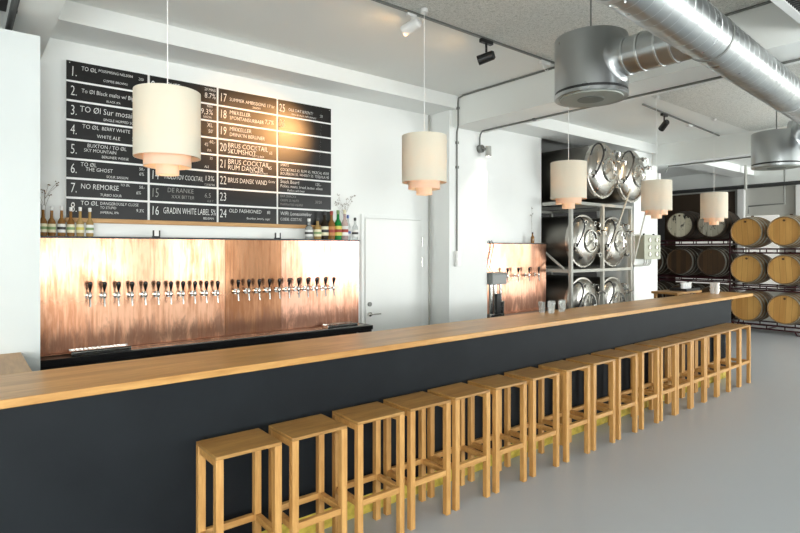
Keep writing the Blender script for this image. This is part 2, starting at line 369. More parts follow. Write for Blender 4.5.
# ------------------------------------------------------------------ stools
HS = .755
st = thing('bar_stool', 'oak bar stool, first of the row from the near end', 'stool', (0, 0, 0), 0, 'oak bar stools along the bar')
w_, d_, q = .344, .285, .038
MB().box(0, w_, 0, d_, HS - .018, HS).build('seat', M['oak_seat'], st, .003)
for x in (0, w_ - q):
    for y in (0, d_ - q): MB().box(x, x + q, y, y + q, 0, HS - .018).build('leg', M['oak_leg'], st, .002)
for x in (0.004, w_ - q + .004): MB().box(x, x + .03, q, d_ - q, HS - .055, HS - .018).build('apron', M['oak_rail'], st, .002)
MB().box(q, w_ - q, .004, .034, .262, .297).build('footrest', M['oak_rail'], st, .002)
MB().box(q, w_ - q, d_ - .034, d_ - .004, .262, .297).build('footrest', M['oak_rail'], st, .002)
for x in (0.004, w_ - q + .004): MB().box(x, x + .03, q, d_ - q, .262, .297).build('stretcher', M['oak_rail'], st, .002)
index_kids()
SX = [1.295, 1.703, 2.123, 2.524, 2.921, 3.33, 3.763, 4.212, 4.62, 5.045, 5.485, 5.885, 6.25, 6.625, 6.985, 7.35, 7.70, 8.052]
ROT = [0, .3, -.4, 0, .5, -.6, .7, 0, -.8, .4, 0, .6, -.5, .3, 0, -.3, .2, 0]
for i, x in enumerate(SX):
    o = st if i == 0 else copy_tree(st)
    o.location = (x - .344, 2.583 + .018 * (x - 1.3), 0); o.rotation_euler.z = R(ROT[i])
    if i == len(SX) - 1: o['label'] = 'oak bar stool, the farthest one, past the end of the front panel'
    elif i == 0: o['label'] = 'oak bar stool nearest the camera, with empty floor to its left'
    else: o['label'] = 'oak bar stool, %s of the row counted from the near end' % ORD[i]

# ------------------------------------------------------------------ copper tap wall (left)
tw = thing('tap_wall', 'wide copper clad tap wall under the black menu board', 'tap wall', (0, 5.0, 0))
for k, (a, b, mt) in enumerate(((.10, 1.925, 'copper1'), (1.928, 2.495, 'copper2'), (2.498, 3.43, 'copper3'))):
    MB().box(a, b, 0, .02, .935, 1.835).build('copper_sheet', M[mt], tw)
MB().box(.10, 3.43, .02, .145, .93, 1.835).build('carcass', M['copper2'], tw)
MB().box(.10, 3.44, -.015, .148, 1.835, 1.85).build('shelf', M['black'], tw)
MB().box(.10, 3.40, -.06, 0, .932, .940).build('copper_upstand', M['copper1'], tw)
bc = thing('back_counter', 'low black counter with steel top below the taps', 'counter', (0, 4.8, 0))
MB().box(.10, 3.48, .02, .345, 0, .88).build('cabinet', M['black'], bc)
MB().box(.10, 3.485, 0, .345, .88, .925).build('worktop', M['black'], bc, .003)
MB().box(.70, 3.40, .03, .135, .925, .931).build('drip_channel', M['steel'], bc, .002)
for i in range(26):
    x = .75 + i * .105 + random.uniform(-.02, .02)
    MB().cyl((x, .0, .85 + random.uniform(-.015, .01)), (x, -.012, .85), .006 + random.random() * .006, seg=10).build('knob', M['steel'], bc)
def drip(x0, x1, y0, y1, label):
    t = thing('drip_tray', label, 'drip tray', ((x0 + x1) / 2, (y0 + y1) / 2, .931))
    a, b = (x1 - x0) / 2, (y1 - y0) / 2
    MB().box(-a, a, -b, b, 0, .03).build('tray', M['steel'], t, .004)
    g = MB()
    for i in range(13): 
        x = -a + .03 + i * (2 * a - .06) / 12; g.box(x, x + .006, -b + .015, b - .015, .03, .038)
    g.box(-a, a, -b, -b + .015, .03, .038); g.box(-a, a, b - .015, b, .03, .038); g.build('grille', M['steel'], t)
drip(.66, 1.08, 4.805, 4.95, 'steel drip tray with grille at the left of the tap counter')
drip(2.93, 3.30, 4.82, 4.94, 'slim steel drip tray at the right end of the tap counter')
for x, l in ((.93, 'folded white cloth, left one of two on the back counter edge'), (1.05, 'folded white cloth, right one of two on the back counter edge')):
    c = MB(); c.lathe([(0, 0), (.05, 0), (.055, .012), (.03, .026), (0, .03)], (x + .15, 4.66, .80), seg=10)
    # cloths lie on a small shelf behind the bar
    tag(c.build('folded_cloth', M['porcelain']), l, 'cloth')
us = thing('under_shelf', 'black ledge along the front of the tap counter', 'shelf', (0, 4.6, 0))
MB().box(.60, 3.40, 0, .198, .77, .80).build('ledge', M['black'], us)
MB().box(.62, .66, .1, .198, 0, .77).build('leg', M['black'], us); MB().box(3.34, 3.38, .1, .198, 0, .77).build('leg', M['black'], us)

def make_tap():
    t = thing('beer_tap', 'tap', 'tap', (0, 0, 0))
    MB().cyl((0, .0, 0), (0, -.012, 0), .026).cyl((0, -.01, 0), (0, -.055, 0), .012).build('shank', M['steel'], t)
    MB().lathe([(0, 0), (.013, 0), (.017, .02), (.013, .04), (.008, .05), (0, .05)], (0, -.07, -.018)).tube([(0, -.07, -.015), (0, -.078, -.045), (0, -.085, -.085)], .008).build('spout', M['steel'], t)
    MB().lathe([(0, 0), (.006, 0), (.007, .02), (.013, .045), (.019, .072), (.017, .087), (.008, .095), (0, .096)], (0, -.07, .02), (0, -.08, 1)).build('handle', M['tapwood'], t)
    return t
tp = make_tap(); index_kids()
T1 = [.79, .892, .995, 1.097, 1.20, 1.303, 1.406, 1.508, 1.61, 1.712, 1.815]
T2 = [2.008, 2.113, 2.218, 2.323, 2.427, 2.532, 2.637, 2.742, 2.845, 2.948, 3.05]
first = True
for bank, L in (('left', T1), ('right', T2)):
    for i, x in enumerate(L):
        o = tp if first else copy_tree(tp); first = False
        o.location = (x + .015, 5.0, 1.375 - .003 * i if bank == 'left' else 1.35 - .001 * i)
        o['label'] = 'black handled beer tap, %s from the left in the %s bank of eleven' % (ORD[i], bank)
        o['group'] = 'taps on the wide copper wall'

# ------------------------------------------------------------------ menu board
C4 = [.678, 1.29, 1.902, 2.517, 3.141]; Z0, Z1 = 2.008, 3.268
mbd = thing('menu_board', 'large black chalk menu board in four columns and eight rows', 'menu board', (0, YB, 0))
MB().box(C4[0] - .01, C4[4] + .01, -.022, -.001, Z0 - .005, Z1 + .005).build('backing_board', M['gridwhite'], mbd)
RH = (Z1 - Z0) / 8
for c in range(4):
    for r_ in range(8):
        g = .010
        x0 = C4[c] + (g if c else -.01); x1 = C4[c + 1] - (g if c < 3 else -.01)
        z1 = Z1 - r_ * RH - (.009 if r_ else -.006); z0 = Z1 - (r_ + 1) * RH + (.009 if r_ < 7 else -.006)
        MB().box(x0, x1, -.030, -.022, z0, z1).build('chalk_panel', M['chalkboard'], mbd)
tag(MB().box(C4[0] - .02, C4[4] + .02, YB - .045, YB - .001, 1.965, Z0 - .006).build('menu_ledge', M['oak_ledge'], None, .003),
    'raw wooden ledge under the menu board', 'ledge')
ENT = {
 1: [('TO ØL', .19, .10, .040), ('POSSIMISING NELSON', .40, .10, .026), ('COFFEE BROWN', .46, .66, .024), ('20,-', .84, .66, .034), ('200', .87, .16, .028)],
 2: [('To Øl Black malts w/ Big bob', .19, .28, .040), ('BLACK IPA', .50, .76, .022)],
 3: [('TO Øl Sur mosaic', .17, .16, .058), ('SINGLE HOPPED SOUR', .46, .74, .026), ('6,-', .90, .3, .04)],
 4: [('TO ØL', .20, .10, .040), ('BERRY WHITE', .44, .12, .034), ('WHITE ALE', .38, .62, .034), ('5.0', .78, .50, .044)],
 5: [('BUXTON / TO ØL', .26, .08, .036), ('SKY MOUNTAIN', .22, .38, .032), ('BERLINER WEISSE', .44, .72, .026), ('4.4%', .80, .42, .040)],
 6: [('TO ØL', .18, .08, .038), ('THE GHOST', .24, .36, .036), ('SOUR SAISON', .50, .76, .026), ('6%', .88, .40, .034), ('50,-', .88, .10, .03)],
 7: [('NO REMORSE', .18, .20, .050), ('TO ØL', .68, .06, .024), ('TURBO SOUR', .42, .74, .026), ('6%', .84, .46, .032), ('50,-', .88, .10, .03)],
 8: [('TO ØL', .18, .08, .042), ('DANGEROUSLY CLOSE', .42, .10, .028), ('TO STUPID', .42, .36, .024), ('IMPERIAL IPA', .42, .66, .024), ('9.3%', .84, .44, .032)],
 9: [('CLIFF', .22, .12, .05), ('20 MINS', .80, .02, .03), ('8.7%', .80, .34, .058)],
 10: [('HOPS', .22, .3, .05), ('MIN', .84, .02, .028), ('9,3%', .74, .3, .06), ('SAISON', .78, .78, .022)],
 11: [('XL', .84, .08, .045), ('50\'', .86, .52, .038)],
 12: [('PORTER', .22, .3, .05), ('4%', .80, .30, .040), ('60,-', .88, .1, .035), ('IPA', .84, .72, .028)],
 13: [('STOUT', .22, .2, .05), ('35', .88, .10, .03), ('ALE', .80, .72, .025)],
 14: [('MOLOTOV COCKTAIL', .20, .36, .052), ('13%', .80, .26, .054), ('COCKTAIL', .80, .80, .020)],
 15: [('DE RANKE', .24, .10, .048), ('XXX BITTER', .30, .56, .036), ('6,5', .80, .30, .05), ('ALE 7', .84, .76, .024)],
 16: [('GRADIN WHITE LABEL 5%', .18, .24, .066), ('BELGIAN', .78, .80, .024)],
 17: [('SUMMER AMBISSIONS 17 kr', .17, .40, .038), ('SAISON', .56, .74, .024)],
 18: [('MIKKELLER', .17, .14, .042), ('SPONTANSURBAER', .17, .52, .040), ('7,7%', .78, .40, .05)],
 19: [('MIKKELLER', .17, .14, .044), ('DRINK\'IN BERLINER', .17, .54, .040)],
 20: [('BRUS COCKTAIL', .14, .12, .054), ('SKUMSHOT', .14, .52, .054), ('BOTTLE BEER', .56, .80, .020), ('65', .86, .4, .034)],
 21: [('BRUS COCKTAIL', .14, .10, .056), ('RUM DANCER', .14, .50, .056), ('65', .84, .34, .038), ('Rum, ginger, pineapple', .52, .82, .020)],
 22: [('BRUS DANSK VAND', .14, .26, .054), ('Gratis', .84, .22, .030)],
 23: [],
 24: [('OLD FASHIONED', .16, .14, .042), ('85', .82, .18, .036), ('Bourbon, bitters, sugar', .46, .68, .026)],
 25: [('OLE DAT KRENT?', .18, .40, .036), ('Non alcoholic refreshment', .24, .74, .026), ('25', .80, .50, .032)],
 26: [], 27: [], 28: [],
 29: [('SPIRITS', .03, .04, .030), ('COCKTAILS 65. RUM 45. MEZCAL 45,50', .03, .36, .034), ('BOURBON 55. WHISKY 55. TEQUILA 45', .03, .66, .034)],
 30: [('Snack Board', .03, .08, .042), ('125,-', .70, .12, .036), ('Pickles, meats, bread, butter, olives', .03, .44, .034), ('Perfect with beer', .16, .76, .028)],
 31: [('BAR SNACKS', .03, .06, .030), ('CRISPS 20, NUTS', .03, .38, .028), ('MARINATED OLIVES', .03, .68, .028), ('30/50', .70, .34, .036)],
 32: [('WIFI: Lonesomebar', .03, .16, .044), ('CODE: COSTAS', .03, .62, .034)],
}
def text_into(bm_, s, size, x, z, y, maxw=9, sx=.84):
    cu = bpy.data.curves.new('t', 'FONT'); cu.body = s; cu.size = size; cu.resolution_u = 2; cu.offset = -size * .008; cu.shear = .06
    ob = bpy.data.objects.new('t', cu); me = bpy.data.meshes.new_from_object(ob)
    wd = max([v.co.x for v in me.vertices] or [0]); sx = min(sx, maxw / wd if wd else sx)
    k = len(bm_.verts); bm_.from_mesh(me); bm_.verts.ensure_lookup_table()
    for v in bm_.verts[k:]:
        px, py = v.co.x, v.co.y; v.co = Vector((x + px * sx, y, z + py))
    bpy.data.objects.remove(ob); bpy.data.curves.remove(cu); bpy.data.meshes.remove(me)
for n in range(1, 33):
    c, r_ = (n - 1) // 8, (n - 1) % 8
    x0 = C4[c] + .012; W = C4[c + 1] - C4[c] - .02; zt = Z1 - r_ * RH - .01; H_ = RH - .02
    m_ = MB()
    if n <= 26:
        text_into(m_.bm, '%d%s' % (n, '.' if n < 9 else ''), .115, x0 + .004, zt - .105, -.0312, .075, .6)
    for s, fx, fz, sz in ENT[n]:
        nxt = min([e[1] for e in ENT[n] if e[1] > fx + .02 and abs(e[2] - fz) < .22] + [1.0])
        text_into(m_.bm, s, sz * 1.22, x0 + (fx - (.05 if n < 9 and fx < .75 else 0)) * W, zt - fz * H_ - sz * .85, -.0312, (nxt - fx) * W - .012)
    if len(m_.bm.verts) == 0: m_.bm.free(); continue
    faint = n in (15, 26, 31)
    bmesh.ops.recalc_face_normals(m_.bm, faces=m_.bm.faces)
    me = bpy.data.meshes.new('menu_entry'); m_.bm.to_mesh(me); m_.bm.free(); me.materials.append(M['chalkdim' if faint else 'chalk'])
    o = bpy.data.objects.new('menu_entry', me); COL.objects.link(o); o.parent = mbd
for x, z in ((C4[0] + .012, Z1 - .012), (C4[4] - .012, Z1 - .012), (C4[3], Z1 - .01)):
    MB().cyl((x, -.034, z), (x, -.030, z), .005, seg=8).build('screw', M['steel'], mbd)

# ------------------------------------------------------------------ bottles and small things on the shelf
def bottle(x, y, z, h, r, body, label, cap, name='bottle', lab='', neck=.62, group=None, band=None):
    t = thing(name, lab, 'bottle', (x, y, z), 0, group)
    sh = h * neck
    MB().lathe([(0, .002), (r * .9, 0), (r, .01), (r, sh * .86), (r * .82, sh * .97), (r * .42, sh * 1.12), (r * .36, h * .93), (r * .42, h * .94), (r * .42, h * .97), (0, h * .97)], seg=20).build('glass_body', body, t)
    MB().lathe([(r + .0008, sh * .22), (r + .0015, sh * .22), (r + .0015, sh * .74), (r + .0008, sh * .74)], seg=20, closed=True).build('bottle_label', label, t)
    if band is not None: MB().lathe([(r + .0016, sh * .40), (r + .0024, sh * .40), (r + .0024, sh * .56), (r + .0016, sh * .56)], seg=20, closed=True).build('label_band', band, t)
    MB().lathe([(0, h), (r * .44, h), (r * .46, h * .90), (r * .38, h * .86), (0, h * .86)], seg=16).build('cap', cap, t)
    return t
SY, SZ = 5.06, 1.85
LB = [(.500, 'l_cream', 'l_green'), (.556, 'l_cream', 'l_green'), (.622, 'l_white', 'l_black'), (.685, 'l_cream', 'l_green'), (.750, 'l_cream', 'l_yellow'), (.818, 'l_white', 'l_green')]
LD = ['amber beer bottle with pale green label, leftmost of the six on the shelf', 'amber beer bottle, second from the left on the shelf by the left wall',
      'brown beer bottle with white label, third from the left on the shelf', 'amber beer bottle with light label just left of the board edge, fourth of six',
      'honey coloured bottle with yellowish label, fifth of the six on the left', 'pale honey bottle with white label, rightmost of the six on the left']
for i, (x, a, b) in enumerate(LB):
    bottle(x, SY - .04, SZ, .235 - .004 * (i % 2), .027, M[['g_amber', 'g_amber', 'g_amber', 'g_amber', 'g_honey', 'g_honey'][i]], M[a], M['l_white'], 'beer_bottle', LD[i], .55, 'beer bottles at the left end of the shelf', M[b])
RB = [(2.828, .215, .040, 'g_clear', 'l_white', 'l_white', 'l_black', 'small squat clear bottle with white label, leftmost of the eight spirit bottles'),
      (2.930, .225, .040, 'g_honey', 'l_cream', 'l_black', 'l_green', 'honey coloured bottle with dark cap, second of the spirit bottles'),
      (3.018, .300, .040, 'g_dark', 'l_cream', 'l_black', 'l_black', 'tall dark bottle with cream label, third of the spirit bottles'),
      (3.102, .305, .038, 'g_amber', 'l_orange', 'l_red', 'l_red', 'amber bottle with orange label and red neck beside the green bottle'),
      (3.184, .318, .040, 'g_green', 'l_yellow', 'l_green', 'l_red', 'tall green bottle with yellow label'),
      (3.270, .325, .037, 'g_rosy', 'l_white', 'l_cream', 'l_red', 'clear bottle with pink and white label right of the green bottle'),
      (3.343, .275, .030, 'g_clear', 'l_white', 'l_blue', 'l_blue', 'slim clear bottle with blue cap, second from the right end'),
      (3.405, .245, .033, 'g_clear', 'l_white', 'l_black', 'l_black', 'clear bottle with black cap at the right end of the shelf')]
for x, h, r_, g, la, ca, bd, lb in RB:
    bottle(x, SY - (.03 if x != 3.343 else -.02), SZ, h, r_, M[g], M[la], M[ca], 'spirit_bottle', lb, .62, 'spirit bottles at the right end of the shelf', M[bd])
for x, l in ((1.335, 'small card holder with white card, left one on the copper shelf'), (2.488, 'small card holder with white card under the middle of the board')):
    t = thing('card_holder', l, 'card holder', (x, SY, SZ))
    MB().box(-.03, .03, -.015, .015, 0, .012).build('base', M['blackmatt'], t); MB().box(-.022, .022, -.003, .003, .012, .062).build('card', M['porcelain'], t)
    for s in (-.028, .022): MB().box(s, s + .012, -.005, .005, .012, .062).build('clip', M['blackmatt'], t)
def sprig(x, z, H_, n, lab, spread=.12, y=SY + .055):
    t = thing('dried_sprig', lab, 'dried flowers', (x, y, z))
    MB().lathe([(0, 0), (.015, 0), (.017, .05), (.007, .07), (.008, .085), (0, .085)], seg=12).build('vial', M['g_clear'], t)
    rn = random.Random(int(x * 97))
    s_ = MB(); hd = MB()
    s_.tube([(0, 0, .03), (.004, 0, H_ * .5), (0, 0, H_ * .8)], .0016, 5)
    for i in range(n):
        a = rn.uniform(-spread, spread); zz = H_ * rn.uniform(.8, 1.08); yy = rn.uniform(-.03, .02); zb = H_ * rn.uniform(.45, .8)
        s_.tube([(0, 0, zb), (a * .5, yy * .5, (zb + zz) / 2 + .01), (a, yy, zz)], .0010, 4)
        for k in range(3): hd.ball((a + rn.uniform(-.018, .018), yy, zz + rn.uniform(-.012, .012)), .005, 6)
    s_.build('stem', M['sprig'], t); tag(hd.build('seed_heads', M['sprig'], t), kind='stuff')
sprig(.52, SZ, .40, 9, 'dried branching sprig behind the left beer bottles', .10)
sprig(3.33, SZ, .47, 12, 'dried flower sprig standing behind the spirit bottles', .14)
sprig(6.62, 1.835, .50, 3, 'thin dried sprig beside the small brown bottle', .05)

# ------------------------------------------------------------------ second tap wall
t2 = thing('tap_wall', 'smaller copper tap wall behind the pillar', 'tap wall', (0, 5.0, 0))
MB().box(5.34, 6.81, 0, .145, .86, 1.82).build('copper_sheet', M['copper3'], t2)
MB().box(5.34, 6.82, -.012, .148, 1.82, 1.835).build('shelf', M['black'], t2)
MB().box(5.34, 6.78, -.10, 0, .868, .876).build('copper_upstand', M['copper1'], t2)
b2 = thing('back_counter', 'short black counter below the smaller copper wall', 'counter', (0, 4.75, 0))
MB().box(5.34, 6.78, .02, .395, 0, .82).build('cabinet', M['black'], b2); MB().box(5.34, 6.79, 0, .395, .82, .867).build('worktop', M['black'], b2, .003)
for i, x in enumerate([5.83, 6.06, 6.30, 6.52]):
    o = copy_tree(tp); o.location = (x + .02, 5.0, 1.375); o['group'] = 'taps on the smaller copper wall'
    o['label'] = 'black handled beer tap, %s from the left of four on the smaller copper wall' % ORD[i]
bottle(6.545, SY - .02, 1.835, .16, .026, M['g_amber'], M['g_amber'], M['l_black'], 'brown_bottle', 'small brown bottle alone on the smaller copper wall')
t = thing('glass_washer', 'stainless steel counter appliance with grey head beside the pillar', 'appliance', (5.46, 4.80, .867))
MB().box(-.13, .13, -.04, .09, 0, .04).build('base', M['steel'], t, .006)
MB().box(-.14, .14, -.075, .085, .42, .56).build('head', M['headgrey'], t, .008)
MB().box(-.145, .145, -.08, .09, .56, .575).build('lid', M['conduit'], t, .003)
for x in (-.09, -.01): MB().cyl((x, 0, .04), (x, 0, .42), .028).build('column', M['steel'], t)
MB().lathe([(0, 0), (.045, 0), (.055, .16), (.05, .16), (.04, .01), (0, .01)], (.075, -.02, .04)).build('mixing_cup', M['steel'], t)
MB().cyl((.075, -.02, .14), (.075, -.02, .42), .018).build('spindle', M['steel'], t)
MB().box(-.05, .03, -.07, -.03, .04, .30).build('front_plate', M['blackmatt'], t, .003)
for k, dx in enumerate((0, .05)):
    tag(MB().tube([(5.50 + dx, 5.0, 1.83), (5.53 + dx, 4.975, 1.87 - .01), (5.56 + dx, 4.965, 1.80), (5.52 + dx, 4.97, 1.65), (5.47 + dx, 4.96, 1.50), (5.47 + dx, 4.90, 1.445)], .006).build('power_cord', M['blackmatt']),
        ['black cable hanging over the smaller copper wall, left one', 'black cable hanging over the smaller copper wall, right one'][k], 'cable')

# ------------------------------------------------------------------ pendant lamps
PEN = [(.882, 3.12, 2.153), (2.77, 3.15, 2.163), (4.652, 3.15, 2.146), (6.53, 3.20, 2.116), (8.304, 3.25, 2.088)]
PL = ['cream tiered drum pendant nearest the camera, in front of the menu board', 'cream tiered drum pendant in front of the white door corner',
      'cream tiered drum pendant below the round steel diffuser, before the tanks', 'cream tiered drum pendant in front of the grey six-knob box',
      'cream tiered drum pendant farthest away, before the stained barrels']
def pendant():
    t = thing('pendant_lamp', PL[0], 'lamp', (0, 0, 0), 0, 'tiered pendants over the bar')
    def ring(r, z0, z1): return [(r - .003, z0), (r, z0), (r, z1), (r - .003, z1)]
    MB().lathe(ring(.171, .093, .45), seg=48, closed=True).build('outer_shade', M['linen'], t)
    MB().lathe(ring(.122, .043, .20), seg=40, closed=True).build('middle_shade', M['linen_in'], t)
    MB().lathe(ring(.060, .0, .14), seg=32, closed=True).build('inner_shade', M['linen_in'], t)
    s_ = MB()
    for a in (0, 120, 240):
        c, s = math.cos(R(a)), math.sin(R(a)); s_.cyl((0, 0, .42), (c * .169, s * .169, .42), .002, seg=6); s_.cyl((c * .06, s * .06, .13), (c * .169, s * .169, .13), .002, seg=6)
    s_.build('spider_frame', M['white'], t)
    MB().cyl((0, 0, .30), (0, 0, .44), .02).build('lamp_holder', M['white'], t)
    MB().ball((0, 0, .26), .035, 16, 1.2).build('light_bulb', M['bulb'], t)
    return t
pd = pendant(); index_kids()
pl = bpy.data.lights.new('pendant_light', 'POINT'); pl.energy = 3.6; pl.color = (1, .62, .34); pl.shadow_soft_size = .03
for i, (x, y, z) in enumerate(PEN):
    o = pd if i == 0 else copy_tree(pd); o.location = (x, y, z); o['label'] = PL[i]
    L = ZC - z
    MB().cyl((0, 0, .44), (0, 0, L - .02), .0026, seg=6).build('cord', M['cord'], o)
    MB().cyl((0, 0, L - .035), (0, 0, L - .006), .03).build('ceiling_cup', M['white'], o)
    lo = bpy.data.objects.new('pendant_light', pl); COL.objects.link(lo); lo.location = (x, y, z + .20)

# ------------------------------------------------------------------ spiral duct
DZ, DR = 3.03, .137
def dy(x): return 1.200 + .061 * x
du = thing('spiral_duct', 'long galvanised spiral ventilation duct crossing the upper right', 'duct', (0, dy(0), DZ))
az = Vector((1, .061, 0)).normalized()
x0, x1 = -1.0, 12.5
MB().cyl(az * x0, az * x1, DR, seg=48).build('duct_tube', M['galv'], du)
q_ = az.to_track_quat('Z', 'Y'); pts = []
pitch = .10; nt_ = int((x1 - x0) / pitch)
for i in range(nt_ * 20):
    a = i / 20 * 2 * math.pi; h = x0 + pitch * i / 20
    pts.append(az * h + q_ @ Vector(((DR + .0002) * math.cos(a), (DR + .0002) * math.sin(a), 0)))
MB().tube(pts, .0028, 4).build('spiral_seam', M['galvseam'], du)
for h in (2.35, 5.4, 8.4): MB().lathe([(DR + .001, h - .02), (DR + .005, h - .02), (DR + .005, h + .02), (DR + .001, h + .02)], (0, 0, 0), az, 48, True).build('coupling_band', M['galvseam'], du)
rv = MB()
for h in (2.30, 2.40):
    for a in (-100, -70, -40): 
        p = az * h + q_ @ Vector(((DR + .004) * math.cos(R(a)), (DR + .004) * math.sin(R(a)), 0)); rv.ball(p, .006, 6)
rv.build('rivets', M['galvseam'], du)
for h in (.6, 3.55, 6.6, 9.6):
    r_ = MB(); c = az * h; r_.lathe([(DR + .001, h - .012), (DR + .004, h - .012), (DR + .004, h + .012), (DR + .001, h + .012)], (0, 0, 0), az, 40, True)
    r_.cyl(c + Vector((0, 0, DR)), Vector((c.x, c.y, ZC - DZ - .006)), .006, seg=8); r_.build('hanger', M['conduit'], du)
def diffuser(x, y, zb, h, lab, r):
    t = thing('duct_diffuser', lab, 'diffuser', (x, y, zb), 0, 'round steel air diffusers')
    MB().lathe([(0, h), (r - .004, h), (r, h - .006), (r, .045), (r - .025, .045), (r - .025, h - .05), (0, h - .05)], seg=56).build('drum', M['galv'], t)
    MB().lathe([(r - .03, .046), (r - .004, .046), (r - .004, .028), (r - .03, .028)], seg=56, closed=True).build('shadow_gap', M['blackmatt'], t)
    MB().lathe([(0, .004), (r * .30, .002), (r * .31, .008), (r * .95, .004), (r - .002, 0), (r + .002, .004), (r + .002, .026), (r - .01, .028), (0, .028)], seg=56).build('face_plate', M['galv'], t)
    MB().lathe([(0, -.004), (r * .86, -.004), (r * .88, .006), (0, .006)], seg=48).build('perforated_disc', M['perf'], t)
    MB().lathe([(0, -.008), (r * .36, -.008), (r * .38, -.003), (0, -.003)], seg=40).build('centre_disc', M['perfd'], t)
    zc_ = DZ + .0 - zb; yd = dy(x) - y
    MB().cyl((0, -r * .55, zc_), (0, yd + .04, zc_), .122, seg=40).build('connector_duct', M['galv'], t)
    c = MB(); L = abs(yd) - r - DR
    for k in (.06, .34, .68, .94):
        yy = -r - .02 - k * (L - .02); c.lathe([(.122, -.006), (.127, -.006), (.127, .006), (.122, .006)], (0, yy, zc_), (0, 1, 0), 40, True)
    c.build('collar', M['galvseam'], t)
    # flared saddle where the connector meets the drum
    sd = MB(); ring = []
    for k in range(48):
        a = 2 * math.pi * k / 48; row = []
        for rr in (.122, .127, .142, .158):
            xx = rr * math.cos(a); zz = rr * math.sin(a); yb = -math.sqrt(max(r * r - xx * xx, 0))
            off = {.122: .045, .127: .018, .142: .005, .158: .001}[rr]
            row.append(sd.bm.verts.new((xx, yb - off, zc_ + zz)))
        ring.append(row)
    for k in range(48):
        for j in range(3): sd.bm.faces.new((ring[k][j], ring[(k + 1) % 48][j], ring[(k + 1) % 48][j + 1], ring[k][j + 1]))
    sd.build('saddle', M['galv'], t)
    MB().cyl((0, 0, h), (0, 0, ZC - zb - .006), .006, seg=8).build('hanger_rod', M['conduit'], t)
diffuser(3.458, 2.16, 2.805, .42, 'large round steel diffuser hanging above the third pendant', .246)
diffuser(7.10, 2.13, 2.655, .39, 'round steel diffuser at the right edge, above the barrels', .24)
t = thing('ceiling_unit', 'white ceiling unit with dark louvred underside at the top right corner', 'air unit', (4.0, .95, 3.30))
hs = MB(); hs.box(-2, 2.4, -.30, -.25, 0, .17).box(-2, 2.4, .215, .265, 0, .17).box(-2, 2.4, -.25, .215, .05, .17).box(-2, -1.95, -.25, .215, 0, .05).box(2.35, 2.4, -.25, .215, 0, .05)
hs.build('housing', M['white'], t)
g = MB()
for i in range(110): g.box(-1.94 + i * .039, -1.925 + i * .039, -.25, .215, .010, .048)
g.build('louvre', M['darkpipe'], t)
for x in (-1.5, 1.9): MB().cyl((x, 0, .17), (x, 0, .284), .006, seg=8).build('hanger', M['conduit'], t)

# ------------------------------------------------------------------ tracks and spotlights
def track(x0, x1, ya, yb, lab):
    t = thing('light_track', lab, 'track', (x0, ya, ZC))
    m_ = MB(); v = []
    for x, y in ((0, 0), (x1 - x0, yb - ya)):
        for dy_ in (-.010, .010):
            for z in (-.022, -.006): v.append(m_.bm.verts.new((x, y + dy_, z)))
    for f in ((0, 1, 3, 2), (4, 6, 7, 5), (0, 4, 5, 1), (2, 3, 7, 6), (0, 2, 6, 4), (1, 5, 7, 3)): m_.bm.faces.new([v[i] for i in f])
    m_.build('rail', M['conduit'], t)
track(-2.5, 4.65, 3.235, 3.245, 'grey light track on the ceiling of the nearest bay')
track(6.72, 9.55, 3.47, 3.66, 'grey light track on the ceiling of the second bay')
def spotlight(loc, aim, mt, lab, lens, scale=1.0):
    t = thing('track_spotlight', lab, 'spotlight', loc)
    d = (Vector(aim) - Vector(loc)).normalized(); s = scale
    MB().box(-.07 * s, .07 * s, -.018 * s, .018 * s, -.025 * s, .006).build('adapter', M[mt], t)
    MB().cyl((0, 0, -.02), (0, 0, -.10 * s), .010 * s).build('stem', M[mt], t)
    c = Vector((0, 0, -.145 * s)); q = d.to_track_quat('Z', 'Y')
    MB().lathe([(0, -.075), (.028, -.075), (.040, -.06), (.042, .075), (.036, .075), (.034, .06), (0, .055)][0:7], c, d, 24).build('lamp_head', M[mt], t)
    MB().lathe([(0, .0565), (.033, .0615), (.033, .064), (0, .064)], c, d, 20).build('lens', M[lens], t)
    return Vector(loc) + c + d * .085, d
pos, d = spotlight((3.57, 3.243, ZC - .03), (2.40, 5.12, 2.97), 'blackmatt', 'black spotlight on the nearest ceiling track aimed at the menu', 'lens')
sl = bpy.data.lights.new('spot', 'SPOT'); sl.energy = 290; sl.color = (1, .50, .18); sl.spot_size = R(30); sl.spot_blend = .8; sl.shadow_soft_size = .05
so = bpy.data.objects.new('spot', sl); COL.objects.link(so); so.location = pos; so.rotation_euler = d.to_track_quat('-Z', 'Y').to_euler()
sw = bpy.data.lights.new('spot', 'SPOT'); sw.energy = 90; sw.color = (1, .50, .18); sw.spot_size = R(34); sw.spot_blend = .8; sw.shadow_soft_size = .06
so = bpy.data.objects.new('spot', sw); COL.objects.link(so); so.location = (2.72, 3.27, ZC - .16); so.rotation_euler = (Vector((2.1, 5.12, 2.95)) - Vector((2.72, 3.27, ZC - .16))).to_track_quat('-Z', 'Y').to_euler()
spotlight((7.386, 3.515, ZC - .03), (7.9, 4.6, 2.7), 'blackmatt', 'black spotlight on the second ceiling track', 'lens')
sl2 = bpy.data.lights.new('spot', 'SPOT'); sl2.energy = 60; sl2.color = (1, .70, .40); sl2.spot_size = R(60); sl2.spot_blend = .6; sl2.shadow_soft_size = .04
p2 = Vector((7.386, 3.515, ZC - .2)); so = bpy.data.objects.new('spot', sl2); COL.objects.link(so)
d2 = (Vector((7.9, 4.6, 2.5)) - p2).normalized(); so.location = p2 + d2 * .10; so.rotation_euler = d2.to_track_quat('-Z', 'Y').to_euler()
